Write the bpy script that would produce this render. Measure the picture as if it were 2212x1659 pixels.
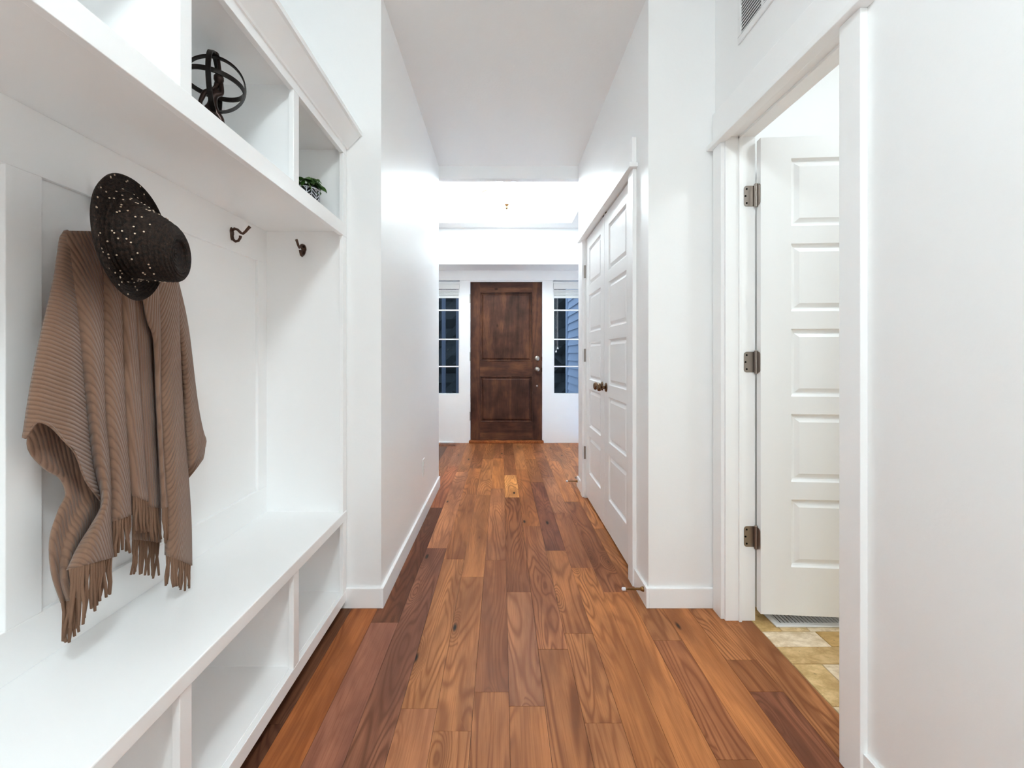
import bpy, bmesh, math, random
from mathutils import Vector, Matrix
random.seed(7)
for o in list(bpy.data.objects): bpy.data.objects.remove(o, do_unlink=True)
scene = bpy.context.scene
C = scene.collection

# ------------------------------------------------------------------ camera
F, VX, VY, CH = 990.0, 1084.0, 766.0, 1.14      # focal length px, vanishing point, eye height
cam_d = bpy.data.cameras.new('camera'); cam = bpy.data.objects.new('camera', cam_d); C.objects.link(cam)
cam.location = (0, 0, CH); cam.rotation_euler = (math.pi/2, 0, 0)
cam_d.sensor_width = 36.0; cam_d.lens = 36.0*F/2212.0
cam_d.shift_x = (1106-VX)/2212.0; cam_d.shift_y = -(829.5-VY)/2212.0
cam_d.clip_start = 0.02
scene.camera = cam

# ------------------------------------------------------------------ world (dusk sky) and exposure
w = bpy.data.worlds.new('world'); scene.world = w; w.use_nodes = True
bg = w.node_tree.nodes['Background']; bg.inputs[0].default_value = (0.38, 0.56, 0.86, 1); bg.inputs[1].default_value = 0.9
vs = scene.view_settings
vs.view_transform = 'Standard'; vs.look = 'None'; vs.gamma = 1.0; vs.use_curve_mapping = False
vs.exposure = 1.13
cy = scene.cycles; cy.max_bounces = 12; cy.diffuse_bounces = 9; cy.glossy_bounces = 3; cy.transmission_bounces = 4; cy.adaptive_threshold = 0.05; cy.adaptive_min_samples = 16; cy.use_light_tree = False
cy.caustics_reflective = False; cy.caustics_refractive = False
MUD_LAMP, BACK_FILL, FOYER_LAMP, SIDE_FILL = 52.0, 12.5, 46.0, 22.0   # emission of the ceiling lamps; back and side ones are added fill

# ------------------------------------------------------------------ helpers
def at(px, py, x):                      # point on the plane X = x seen at pixel (px, py)
    R = (px-VX)/x
    return Vector((x, F/R, CH-(py-VY)/R))

def lin(c):
    return tuple((v/255/12.92 if v/255 <= 0.04045 else ((v/255+0.055)/1.055)**2.4) for v in c) + (1,)

WL = {}                                  # world location of every object
def tag(o, label=None, cat=None, group=None, kind=None):
    if label: o['label'] = label
    if cat: o['category'] = cat
    if group: o['group'] = group
    if kind: o['kind'] = kind
    return o
def empty(name, loc, parent=None):
    o = bpy.data.objects.new(name, None); C.objects.link(o); o.empty_display_size = 0.05
    loc = Vector(loc); WL[o] = loc
    if parent: o.parent = parent; o.location = loc-WL[parent]
    else: o.location = loc
    return o
def link(name, me, mat, parent=None, center=True, smooth=False, bevel=0):
    if center and len(me.vertices):
        xs = [v.co.copy() for v in me.vertices]
        c = Vector([(min(v[i] for v in xs)+max(v[i] for v in xs))/2 for i in range(3)])
        me.transform(Matrix.Translation(-c))
    else: c = Vector((0, 0, 0))
    if mat: me.materials.clear(); me.materials.append(mat)
    if smooth:
        for p in me.polygons: p.use_smooth = True
    o = bpy.data.objects.new(name, me); C.objects.link(o); WL[o] = c
    if parent: o.parent = parent; o.location = c-WL[parent]
    else: o.location = c
    if bevel:
        m = o.modifiers.new('bevel', 'BEVEL'); m.width = bevel; m.segments = 2; m.limit_method = 'ANGLE'
    return o
def obj(name, bm, mat, parent=None, smooth=False, bevel=0, center=True):
    me = bpy.data.meshes.new(name)
    bmesh.ops.recalc_face_normals(bm, faces=bm.faces[:])
    bm.to_mesh(me); bm.free()
    return link(name, me, mat, parent, center, smooth, bevel)
def struct(name, bm, mat, label, cat, bevel=0):
    o = obj(name, bm, mat, bevel=bevel); return tag(o, label, cat, kind='structure')
def BM(): return bmesh.new()
def bx(bm, x0, x1, y0, y1, z0, z1, f=None):
    P = [(x0,y0,z0),(x1,y0,z0),(x1,y1,z0),(x0,y1,z0),(x0,y0,z1),(x1,y0,z1),(x1,y1,z1),(x0,y1,z1)]
    v = [bm.verts.new(f(*p) if f else p) for p in P]
    for q in ((0,3,2,1),(4,5,6,7),(0,1,5,4),(1,2,6,5),(2,3,7,6),(3,0,4,7)): bm.faces.new([v[i] for i in q])
    return bm
def box(*a, **k): return bx(BM(), *a, **k)
def boxes(*L, f=None):
    bm = BM()
    for l in L: bx(bm, *l, f=f)
    return bm
def frame_axes(d):
    d = Vector(d).normalized(); a = Vector((0,0,1)) if abs(d.z) < 0.9 else Vector((1,0,0))
    u = d.cross(a).normalized(); return u, d.cross(u).normalized(), d
def tube(bm, pts, r, n=8, cap=True):
    pts = [Vector(p) for p in pts]; rs = r if isinstance(r, (list, tuple)) else [r]*len(pts)
    rings = []; u = None
    for i, p in enumerate(pts):
        d = (pts[min(i+1, len(pts)-1)]-pts[max(i-1, 0)]).normalized()
        if u is None: u, v, _ = frame_axes(d)
        else:
            u = (u-d*u.dot(d)).normalized(); v = d.cross(u)
        rings.append([bm.verts.new(p+(u*math.cos(2*math.pi*k/n)+v*math.sin(2*math.pi*k/n))*rs[i]) for k in range(n)])
    for a, b in zip(rings, rings[1:]):
        for k in range(n): bm.faces.new((a[k], a[(k+1)%n], b[(k+1)%n], b[k]))
    if cap: bm.faces.new(rings[0][::-1]); bm.faces.new(rings[-1])
    return bm
def lathe(bm, prof, n=32, M=None, wob=None):      # prof: (r, z); revolved round Z, then M
    rings = []
    for r, z in prof:
        if r < 1e-6: rings.append([bm.verts.new(M @ Vector((0,0,z)) if M else (0,0,z))]); continue
        L = []
        for k in range(n):
            a = 2*math.pi*k/n; p = Vector((r*math.cos(a), r*math.sin(a), z))
            if wob: p = wob(p, a, r, z)
            L.append(bm.verts.new(M @ p if M else p))
        rings.append(L)
    for a, b in zip(rings, rings[1:]):
        for k in range(n):
            k2 = (k+1) % n
            if len(a) == 1 and len(b) == 1: continue
            if len(a) == 1: bm.faces.new((a[0], b[k], b[k2]))
            elif len(b) == 1: bm.faces.new((a[k], a[k2], b[0]))
            else: bm.faces.new((a[k], a[k2], b[k2], b[k]))
    return bm
def axisM(p, d):                                   # Z axis -> d, origin -> p
    u, v, d = frame_axes(d)
    M = Matrix.Identity(4)
    for i in range(3): M[i][0] = u[i]; M[i][1] = v[i]; M[i][2] = d[i]; M[i][3] = p[i]
    return M
def panel(bm, u0, u1, z0, z1, prof, f, back=-0.012):   # moulded panel: prof = [(inset, depth)], f(u, depth, z)
    rings = []
    for ins, dep in prof:
        rings.append([bm.verts.new(f(*p)) for p in ((u0+ins,dep,z0+ins),(u1-ins,dep,z0+ins),(u1-ins,dep,z1-ins),(u0+ins,dep,z1-ins))])
    for a, b in zip(rings, rings[1:]):
        for k in range(4): bm.faces.new((a[k], a[(k+1)%4], b[(k+1)%4], b[k]))
    bm.faces.new(rings[-1])
    bk = [bm.verts.new(f(*p)) for p in ((u0,back,z0),(u1,back,z0),(u1,back,z1),(u0,back,z1))]
    for k in range(4): bm.faces.new((rings[0][k], bk[k], bk[(k+1)%4], rings[0][(k+1)%4]))
    bm.faces.new(bk[::-1])
    return bm

# ------------------------------------------------------------------ materials
def mat(name, col=(200,200,200), rough=0.5, metal=0.0, spec=0.5, bump=None, emit=None):
    m = bpy.data.materials.new(name); m.use_nodes = True
    nt = m.node_tree; b = nt.nodes['Principled BSDF']
    b.inputs['Base Color'].default_value = lin(col); b.inputs['Roughness'].default_value = rough
    b.inputs['Metallic'].default_value = metal; b.inputs['Specular IOR Level'].default_value = spec
    if emit: b.inputs['Emission Color'].default_value = emit[0]; b.inputs['Emission Strength'].default_value = emit[1]
    if bump:
        tc = nt.nodes.new('ShaderNodeTexCoord'); ns = nt.nodes.new('ShaderNodeTexNoise'); bp = nt.nodes.new('ShaderNodeBump')
        ns.inputs['Scale'].default_value = bump[0]; ns.inputs['Detail'].default_value = bump[2] if len(bump) > 2 else 3
        bp.inputs['Strength'].default_value = bump[1]; bp.inputs['Distance'].default_value = 0.002
        nt.links.new(tc.outputs['Object'], ns.inputs['Vector']); nt.links.new(ns.outputs['Fac'], bp.inputs['Height'])
        nt.links.new(bp.outputs['Normal'], b.inputs['Normal'])
    return m
class N:                                           # tiny node-graph helper
    def __init__(s, m): s.nt = m.node_tree; s.b = s.nt.nodes['Principled BSDF']
    def new(s, t, **k):
        n = s.nt.nodes.new(t)
        for a, v in k.items(): setattr(n, a, v)
        return n
    def put(s, sock, v):
        if isinstance(v, bpy.types.NodeSocket): s.nt.links.new(v, sock)
        else: sock.default_value = v
    def math(s, op, a, b=0.0, c=None, clamp=False):
        n = s.new('ShaderNodeMath', operation=op, use_clamp=clamp); s.put(n.inputs[0], a); s.put(n.inputs[1], b)
        if c is not None: s.put(n.inputs[2], c)
        return n.outputs[0]
    def vec(s, op, a, b):
        n = s.new('ShaderNodeVectorMath', operation=op); s.put(n.inputs[0], a); s.put(n.inputs[1], b); return n.outputs[0]
    def noise(s, v, scale, detail=3.0, rough=0.5, dist=0.0):
        n = s.new('ShaderNodeTexNoise'); s.put(n.inputs['Vector'], v); n.inputs['Scale'].default_value = scale
        n.inputs['Detail'].default_value = detail; n.inputs['Roughness'].default_value = rough; n.inputs['Distortion'].default_value = dist
        return n.outputs['Fac']
    def mix(s, f, a, b, mode='MIX'):
        n = s.new('ShaderNodeMix', data_type='RGBA', blend_type=mode); s.put(n.inputs[0], f); s.put(n.inputs[6], a); s.put(n.inputs[7], b); return n.outputs[2]
    def ramp(s, f, stops):
        n = s.new('ShaderNodeValToRGB'); s.put(n.inputs[0], f); e = n.color_ramp.elements
        while len(e) < len(stops): e.new(0.5)
        for i, (p, c) in enumerate(stops): e[i].position = p; e[i].color = c
        return n.outputs[0]
    def smooth(s, v, a, b):
        n = s.new('ShaderNodeMapRange', interpolation_type='SMOOTHSTEP'); s.put(n.inputs[0], v); n.inputs[1].default_value = a; n.inputs[2].default_value = b
        return n.outputs[0]
    def bump(s, h, strength, dist=0.001):
        n = s.new('ShaderNodeBump'); n.inputs['Strength'].default_value = strength; n.inputs['Distance'].default_value = dist
        s.put(n.inputs['Height'], h); s.nt.links.new(n.outputs[0], s.b.inputs['Normal'])

M_WALL = mat('white_wall_paint', (246,246,246), 0.40, spec=0.4, bump=(55, 0.22, 5))
M_CEIL = mat('white_ceiling_paint', (246,246,246), 0.8, spec=0.2, bump=(70, 0.3, 5))
M_TRIM = mat('white_gloss_trim', (250,250,250), 0.28, spec=0.45)
M_DOORW = mat('white_door_paint', (246,246,246), 0.34, spec=0.45, bump=(400, 0.05))
M_BRONZE = mat('oil_rubbed_bronze', (74,56,46), 0.32, metal=0.85)
M_NICKEL = mat('brushed_nickel', (176,168,160), 0.28, metal=1.0)
M_STEEL = mat('dark_steel_hinge', (160,150,143), 0.3, metal=0.9)
M_BRASS = mat('antique_brass', (150,112,70), 0.3, metal=1.0)
M_IRON = mat('blackened_iron', (34,28,25), 0.42, metal=0.6, spec=0.5)
M_FIG = mat('dark_bronze_figure', (62,48,44), 0.28, metal=0.75)
M_RUBBER = mat('white_rubber', (230,230,238), 0.6)
M_PLASTIC = mat('white_plastic', (240,240,238), 0.35)
M_DARK = mat('dark_void', (18,17,16), 0.9, spec=0.1)
M_SUB = mat('plank_joint_dark', (52,30,20), 0.8, spec=0.2)
M_GROUT = mat('beige_grout', (196,170,130), 0.9, bump=(300, 0.3))
M_REG = mat('white_enamel_register', (238,238,238), 0.35)

def wood_floor():
    m = mat('walnut_plank', rough=0.40, spec=0.16); g = N(m)
    tc = g.new('ShaderNodeTexCoord'); oi = g.new('ShaderNodeObjectInfo')
    off = g.new('ShaderNodeCombineXYZ'); r = oi.outputs['Random']
    g.put(off.inputs[0], g.math('MULTIPLY', r, 37.0)); g.put(off.inputs[1], g.math('MULTIPLY', r, 91.0)); g.put(off.inputs[2], g.math('MULTIPLY', r, 17.0))
    p = g.vec('ADD', tc.outputs['Object'], off.outputs[0])
    # sparse knots
    vo = g.new('ShaderNodeTexVoronoi'); g.put(vo.inputs['Vector'], g.vec('MULTIPLY', p, (9.0, 2.6, 9.0))); vo.inputs['Scale'].default_value = 1.0
    rnd = g.new('ShaderNodeSeparateColor'); g.put(rnd.inputs[0], vo.outputs['Color'])
    has = g.math('GREATER_THAN', rnd.outputs[0], 0.58)
    d = vo.outputs['Distance']
    halo = g.math('MULTIPLY', has, g.math('SUBTRACT', 1.0, g.smooth(d, 0.0, 0.42)))
    knot = g.math('MULTIPLY', has, g.math('SUBTRACT', 1.0, g.smooth(d, 0.035, 0.11)))
    # contour-line grain
    base = g.noise(g.vec('MULTIPLY', p, (5.2, 0.62, 5.2)), 1.0, 2.5, 0.42, 0.35)
    base = g.math('ADD', base, g.math('MULTIPLY', halo, 0.22))
    wig = g.noise(g.vec('MULTIPLY', p, (40.0, 3.0, 40.0)), 1.0, 3.0)
    ph = g.math('ADD', g.math('MULTIPLY', base, 150.0), g.math('MULTIPLY', wig, 2.2))
    line = g.math('POWER', g.math('ADD', g.math('MULTIPLY', g.math('SINE', ph), 0.5), 0.5), 2.2)
    mask = g.smooth(g.noise(g.vec('MULTIPLY', p, (3.0, 0.9, 3.0)), 1.0, 2.0), 0.25, 0.60)
    fib = g.noise(g.vec('MULTIPLY', p, (260.0, 5.0, 260.0)), 1.0, 3.0, 0.6)
    patch = g.noise(g.vec('MULTIPLY', p, (7.0, 1.3, 7.0)), 1.0, 4.0, 0.6, 0.6)
    streak = g.noise(g.vec('MULTIPLY', p, (26.0, 0.8, 26.0)), 1.0, 3.0, 0.55, 0.3)
    tone = oi.outputs['Color']
    c = g.mix(g.smooth(patch, 0.30, 0.72), g.mix(1.0, tone, (0.66,0.60,0.60,1), 'MULTIPLY'), g.mix(1.0, tone, (1.34,1.28,1.16,1), 'MULTIPLY'))
    c = g.mix(g.math('MULTIPLY', g.smooth(streak, 0.45, 0.70), 0.55), c, g.mix(1.0, tone, (0.58,0.47,0.43,1), 'MULTIPLY'))
    c = g.mix(g.math('MULTIPLY', g.math('MULTIPLY', line, mask), 0.78), c, g.mix(1.0, tone, (0.46,0.35,0.29,1), 'MULTIPLY'))
    c = g.mix(g.math('MULTIPLY', g.smooth(fib, 0.46, 0.70), 0.40), c, g.mix(1.0, tone, (0.55,0.45,0.38,1), 'MULTIPLY'))
    c = g.mix(g.math('MULTIPLY', halo, 0.40), c, g.mix(1.0, tone, (0.42,0.34,0.30,1), 'MULTIPLY'))
    c = g.mix(knot, c, (0.018,0.011,0.008,1))
    g.put(g.b.inputs['Base Color'], c)
    g.put(g.b.inputs['Roughness'], g.math('ADD', 0.36, g.math('MULTIPLY', fib, 0.16)))
    g.bump(g.math('ADD', g.math('MULTIPLY', fib, 0.6), g.math('MULTIPLY', line, -0.3)), 0.10)
    return m
def wood_door(name, horizontal):
    m = mat(name, rough=0.5, spec=0.22); g = N(m)
    tc = g.new('ShaderNodeTexCoord'); oi = g.new('ShaderNodeObjectInfo')
    off = g.new('ShaderNodeCombineXYZ')
    for i in range(3): g.put(off.inputs[i], g.math('MULTIPLY', oi.outputs['Random'], 20.0+13*i))
    p = g.vec('ADD', tc.outputs['Object'], off.outputs[0])
    s = (1.0, 8.0, 8.0) if horizontal else (8.0, 8.0, 1.0)
    n1 = g.noise(g.vec('MULTIPLY', p, tuple(a*0.9 for a in s)), 1.0, 4.0, 0.6, 0.8)
    n2 = g.noise(g.vec('MULTIPLY', p, tuple(a*12 for a in s)), 1.0, 3.0, 0.6)
    n3 = g.noise(p, 7.0, 2.0, 0.5)
    vo = g.new('ShaderNodeTexVoronoi'); g.put(vo.inputs['Vector'], g.vec('MULTIPLY', p, tuple(6.0 if a > 1 else 3.4 for a in s)))
    vo.inputs['Scale'].default_value = 1.0
    rnd = g.new('ShaderNodeSeparateColor'); g.put(rnd.inputs[0], vo.outputs['Color'])
    knot = g.math('MULTIPLY', g.math('GREATER_THAN', rnd.outputs[1], 0.5), g.math('SUBTRACT', 1.0, g.smooth(vo.outputs['Distance'], 0.02, 0.13)))
    c = g.ramp(g.math('ADD', g.math('MULTIPLY', n1, 0.7), g.math('MULTIPLY', n3, 0.3)), [(0.34, lin((50,29,22))), (0.50, lin((84,52,39))), (0.66, lin((120,76,52)))])
    c = g.mix(g.math('MULTIPLY', g.smooth(n2, 0.45, 0.75), 0.35), c, lin((44,27,21)))
    c = g.mix(g.math('MULTIPLY', knot, 0.85), c, lin((24,14,11)))
    g.put(g.b.inputs['Base Color'], c); g.bump(n2, 0.12)
    return m
def travertine():
    m = mat('travertine_tile', rough=0.5, spec=0.4); g = N(m)
    tc = g.new('ShaderNodeTexCoord'); oi = g.new('ShaderNodeObjectInfo')
    p = g.vec('ADD', tc.outputs['Object'], g.vec('MULTIPLY', oi.outputs['Location'], (3.0,5.0,1.0)))
    n1 = g.noise(g.vec('MULTIPLY', p, (14,20,14)), 1.0, 6.0, 0.7, 0.3); n2 = g.noise(p, 45.0, 3.0)
    tone = oi.outputs['Color']
    c = g.mix(g.smooth(n1, 0.35, 0.7), g.mix(1.0, tone, (0.80,0.72,0.58,1), 'MULTIPLY'), g.mix(1.0, tone, (1.22,1.24,1.26,1), 'MULTIPLY'))
    c = g.mix(g.math('MULTIPLY', g.smooth(n2, 0.66, 0.74), 0.55), c, lin((120,88,50)))
    g.put(g.b.inputs['Base Color'], c); g.bump(n2, 0.15)
    return m
M_FLOOR = wood_floor(); M_ALDV = wood_door('stained_alder_upright', False); M_ALDH = wood_door('stained_alder_crosswise', True); M_TILE = travertine()

# ------------------------------------------------------------------ the shell
ZC, D1, D2 = 2.77, 2.07, 3.96           # ceiling height, end of the mudroom, end of the hall
XL, XR, XW = -0.545, 0.662, 0.964       # hall left wall, hall right wall, mudroom right wall
struct('wall_left', box(-1.20, -1.085, -0.6, D1, 0, ZC), M_WALL, 'plain white wall behind the built-in locker bench', 'wall')
struct('wall_hall_left', box(-1.9, XL, D1, D2, 0, ZC), M_WALL, 'white painted hall wall with a single outlet near its far end', 'wall')
struct('wall_hall_right', boxes((XR, 1.08, D1, 2.345, 0, ZC), (XR, 0.777, 2.345, 3.655, 2.07, ZC), (XR, 1.08, 3.655, D2, 0, ZC),
       (1.08, 1.16, 2.20, D2, 0, ZC), (1.08, 1.9, 3.86, D2, 0, ZC)), M_WALL, 'white hall wall around the double closet doors', 'wall')
struct('wall_right', boxes((XW, 1.08, -0.6, 1.283, 0, ZC), (XW, 1.08, 1.283, 1.977, 2.085, ZC), (XW, 1.08, 1.977, D1, 0, ZC)),
       M_WALL, 'white textured wall around the open side doorway, filling the right edge', 'wall')
# unseen room added behind the viewer to light the mudroom evenly
struct('wall_back', boxes((-2.2, 2.2, -4.3, -4.2, 0, ZC), (-2.3, -2.2, -4.3, -0.6, 0, ZC), (2.2, 2.3, -4.3, -0.6, 0, ZC), (-2.3, -1.085, -0.7, -0.6, 0, ZC), (XW, 2.3, -0.7, -0.6, 0, ZC)),
       M_WALL, 'white walls of the unseen room added behind the viewer', 'wall')
struct('ceiling', box(-2.3, 2.3, -4.3, -0.6, ZC, ZC+0.1), M_CEIL, 'white ceiling of the unseen room added behind the viewer', 'ceiling')
struct('floor', box(-2.2, 2.2, -4.2, -0.6, -0.04, -0.0005), mat('pale_floor_behind', (205,196,186), 0.5), 'pale floor of the unseen room added behind the viewer', 'floor')
struct('ceiling', box(-1.20, 1.08, -0.6, D2, ZC, ZC+0.1), M_CEIL, 'flat white textured ceiling over the hallway', 'ceiling')
# foyer
TX0, TX1, TY0, TY1 = -0.714, 0.807, 4.03, 5.29
FB = 2.66
cb = boxes((-1.9, TX0, D2, 5.5, FB, 3.1), (TX1, 1.9, D2, 5.5, FB, 3.1), (TX0, TX1, D2, TY0, FB, 3.1), (TX0, TX1, TY1, 5.5, FB, 3.1), (TX0, TX1, TY0, TY1, 2.955, 3.1))
fc = struct('ceiling', cb, M_CEIL, 'foyer tray ceiling with a raised lit centre', 'ceiling')
bm = BM()
def ringf(x0, x1, y0, y1, z): return [bm.verts.new(p) for p in ((x0,y0,z),(x1,y0,z),(x1,y1,z),(x0,y1,z))]
prof = [(0.0, 2.885), (0.012, 2.885), (0.02, 2.905), (0.055, 2.93), (0.066, 2.945), (0.066, 2.955)]
rs = [ringf(TX0+i, TX1-i, TY0+i, TY1-i, z) for i, z in prof]
for a, b in zip(rs, rs[1:]):
    for k in range(4): bm.faces.new((a[k], a[(k+1)%4], b[(k+1)%4], b[k]))
obj('crown_moulding', bm, M_TRIM, fc)
struct('wall_foyer_left', box(-2.0, -1.9, D2-0.1, 6.0, 0, 3.1), M_WALL, 'white foyer wall left of the front door, mostly hidden by the hall', 'wall')
struct('wall_foyer_right', box(1.9, 2.0, D2-0.1, 6.0, 0, 3.1), M_WALL, 'white foyer wall right of the front door, mostly hidden by the hall', 'wall')
struct('wall_far', boxes((-1.9, 1.9, 5.5, 6.02, 2.224, 3.1), (-1.9, -0.905, 5.92, 6.02, 0, 2.224), (1.025, 1.9, 5.92, 6.02, 0, 2.224)),
       M_WALL, 'white wall above and beside the front door recess', 'wall')
# side room
struct('wall_side_room_far', box(1.16, 3.1, 2.13, 2.2, 0, 2.8), M_WALL, 'bright white wall of the tiled side room behind its open door', 'wall')
struct('wall_side_room_right', box(3.1, 3.2, -0.6, 2.2, 0, 2.8), M_WALL, 'white far side wall of the tiled side room', 'wall')
struct('wall_side_room_near', box(1.08, 3.2, -0.6, -0.5, 0, 2.8), M_WALL, 'white near wall of the tiled side room', 'wall')
struct('ceiling', box(1.08, 3.2, -0.6, 2.2, 2.77, 2.87), M_CEIL, 'white ceiling of the tiled side room', 'ceiling')
bm = boxes((1.08, 1.16, 2.07, 2.2, 0, 2.77))
struct('wall_side_room_corner', bm, M_WALL, 'narrow white wall return beside the hinges in the tiled side room', 'wall')

# ------------------------------------------------------------------ wood floor
sub = struct('floor', box(-1.9, 1.07, -0.6, 5.95, -0.04, -0.0125), M_SUB, 'reddish walnut plank floor running down the hallway to the front door', 'floor')
PW, PX0 = 0.1161, -0.673
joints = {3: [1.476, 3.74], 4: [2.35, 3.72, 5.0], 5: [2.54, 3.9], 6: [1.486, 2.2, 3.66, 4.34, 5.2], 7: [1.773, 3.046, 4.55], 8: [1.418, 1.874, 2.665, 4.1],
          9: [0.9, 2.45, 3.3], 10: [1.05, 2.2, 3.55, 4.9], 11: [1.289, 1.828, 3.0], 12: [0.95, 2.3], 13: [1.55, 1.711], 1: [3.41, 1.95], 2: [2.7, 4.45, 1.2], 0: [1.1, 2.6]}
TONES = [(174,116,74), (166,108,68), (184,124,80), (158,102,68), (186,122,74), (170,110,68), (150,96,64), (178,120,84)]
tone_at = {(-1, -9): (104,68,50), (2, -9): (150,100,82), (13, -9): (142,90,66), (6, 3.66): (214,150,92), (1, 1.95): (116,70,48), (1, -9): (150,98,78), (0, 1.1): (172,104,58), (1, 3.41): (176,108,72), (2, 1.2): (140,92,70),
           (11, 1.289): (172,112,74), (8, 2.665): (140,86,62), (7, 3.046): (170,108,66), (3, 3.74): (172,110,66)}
for k in range(-11, 15):
    x0 = PX0+k*PW; x1 = x0+PW
    x1 = min(x1, 1.07); x0 = max(x0, -1.89)
    if x1-x0 < 0.01: continue
    J = sorted(joints.get(k, []))
    full = [-0.6]
    nxt = -0.6+random.uniform(0.5, 1.3)
    for j in J:
        while nxt < j-0.7: full.append(nxt); nxt += random.uniform(0.9, 1.5)
        full.append(j); nxt = j+random.uniform(0.8, 1.4)
    while nxt < 5.5: full.append(nxt); nxt += random.uniform(0.7, 1.4)
    full.append(5.92)
    for a, b in zip(full, full[1:]):
        if x1 < -0.72 and b < D2: continue
        if x0 > 1.0 and b < 0: continue
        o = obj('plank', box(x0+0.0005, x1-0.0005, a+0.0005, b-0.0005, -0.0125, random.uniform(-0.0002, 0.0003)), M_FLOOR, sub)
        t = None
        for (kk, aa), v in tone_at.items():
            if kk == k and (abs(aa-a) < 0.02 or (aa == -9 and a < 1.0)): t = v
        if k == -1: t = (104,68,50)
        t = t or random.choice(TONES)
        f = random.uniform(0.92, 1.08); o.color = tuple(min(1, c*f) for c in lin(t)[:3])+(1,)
# ------------------------------------------------------------------ tiled side floor
tf = struct('floor', box(1.07, 3.1, -0.6, 2.2, -0.04, -0.003), M_GROUT, 'tan and cream travertine tile floor in the side room', 'floor')
TT = [(222,194,150), (232,214,186), (210,178,126), (216,190,150), (204,170,118), (228,206,168)]
rows = [(2.11, 2.2), (1.889, 2.11), (1.789, 1.889), (1.689, 1.789), (1.485, 1.689), (1.285, 1.485), (1.185, 1.285), (0.985, 1.185), (0.785, 0.985)]
starts = {1: [1.07, 1.157, 1.271, 1.475, 1.68, 1.9], 2: [1.07, 1.29, 1.49, 1.69, 1.9], 3: [1.07, 1.40, 1.60, 1.9], 4: [1.07, 1.178, 1.382, 1.59, 1.9]}
ti = 0
tcol = {(2, 0): (236,218,194), (2, 1): (206,170,112), (3, 0): (204,172,122), (4, 0): (214,182,130), (4, 1): (232,214,188), (1, 0): (212,180,126), (1, 1): (220,194,152)}
for r, (a, b) in enumerate(rows):
    S = starts.get(r) or [1.07]+[1.07+random.choice((0.1, 0.2))+0.204*q for q in range(5)]
    for q, (u, v) in enumerate(zip(S, S[1:])):
        o = obj('tile', box(u+0.002, v-0.002, a+0.002, b-0.002, -0.02, 0.0+random.uniform(-0.0006, 0.0006)), M_TILE, tf, bevel=0.0015)
        o.color = lin(tcol.get((r, q), random.choice(TT)))
# ------------------------------------------------------------------ baseboards
BH, BT = 0.09, 0.013
def baseboard(name, label, *L):
    struct(name, boxes(*L), M_TRIM, label, 'baseboard', bevel=0.002)
baseboard('baseboard_hall_left', 'white baseboard wrapping the left hall corner beside the bench', (XL-0.001, XL+BT, D1-BT, D2+0.0, 0, BH), (-0.80, XL-0.001, D1-BT, D1, 0, BH))
baseboard('baseboard_hall_right', 'short white baseboard wrapping the corner between closet and side door', (XR-BT, XR, D1-BT, 2.252, 0, BH), (XR, XW-0.004, D1-BT, D1, 0, BH))
baseboard('baseboard_hall_end', 'short white baseboard past the closet at the far end of the hall', (XR-BT, XR, 3.742, D2+BT, 0, BH))
baseboard('baseboard_right', 'white baseboard at the foot of the right wall in the near corner', (XW-BT, XW, -0.6, 1.207, 0, BH))
baseboard('baseboard_left_foyer', 'low white baseboard under the left sidelight', (-1.9, -0.62, 5.905, 5.92, 0, 0.015))

# ------------------------------------------------------------------ door trims
def casing_x(name, X, leg1, leg2, zt, label, far_cap=0.0, capz=0.155, cap0=None, cap1=None):
    e = empty(name, (X, (leg1[0]+leg2[1])/2, 0)); tag(e, label, 'door trim', kind='structure')
    for l in (leg1, leg2): obj('casing', box(X-0.02, X, l[0], l[1], 0, zt), M_TRIM, e, bevel=0.0015)
    c0 = leg1[0]-0.03 if cap0 is None else cap0; c1 = leg2[1]+0.03 if cap1 is None else cap1
    obj('fillet', box(X-0.042, X, c0, c1, zt, zt+0.022), M_TRIM, e, bevel=0.002)
    obj('header_board', box(X-0.022, X, leg1[0], leg2[1], zt+0.022, zt+capz), M_TRIM, e, bevel=0.0015)
    return e
t1 = casing_x('trim_1', XR, (2.252, 2.33), (3.665, 3.74), 2.055, 'white flat casing with header around the double closet doors', cap0=2.228)
obj('jamb', boxes((XR-0.004, 0.777, 2.33, 2.352, 0, 2.075)), M_TRIM, t1)
obj('jamb', boxes((XR-0.004, 0.777, 3.648, 3.667, 0, 2.075)), M_TRIM, t1)
obj('head_jamb', boxes((XR-0.004, 0.777, 2.33, 3.667, 2.06, 2.075)), M_TRIM, t1)
t2 = casing_x('trim_2', XW, (1.207, 1.283), (1.975, 2.05), 2.055, 'white flat casing and deep jamb around the open side doorway', cap1=2.066)
obj('jamb', boxes((XW-0.006, 1.085, 1.962, 1.978, 0, 2.085), (1.012, 1.024, 1.952, 1.962, 0, 2.073)), M_TRIM, t2, bevel=0.0012)
obj('jamb', boxes((XW-0.006, 1.085, 1.282, 1.298, 0, 2.085), (1.012, 1.024, 1.298, 1.308, 0, 2.073)), M_TRIM, t2, bevel=0.0012)
obj('head_jamb', boxes((XW-0.006, 1.085, 1.298, 1.962, 2.073, 2.086), (1.012, 1.024, 1.298, 1.962, 2.062, 2.073)), M_TRIM, t2, bevel=0.0012)

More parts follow.
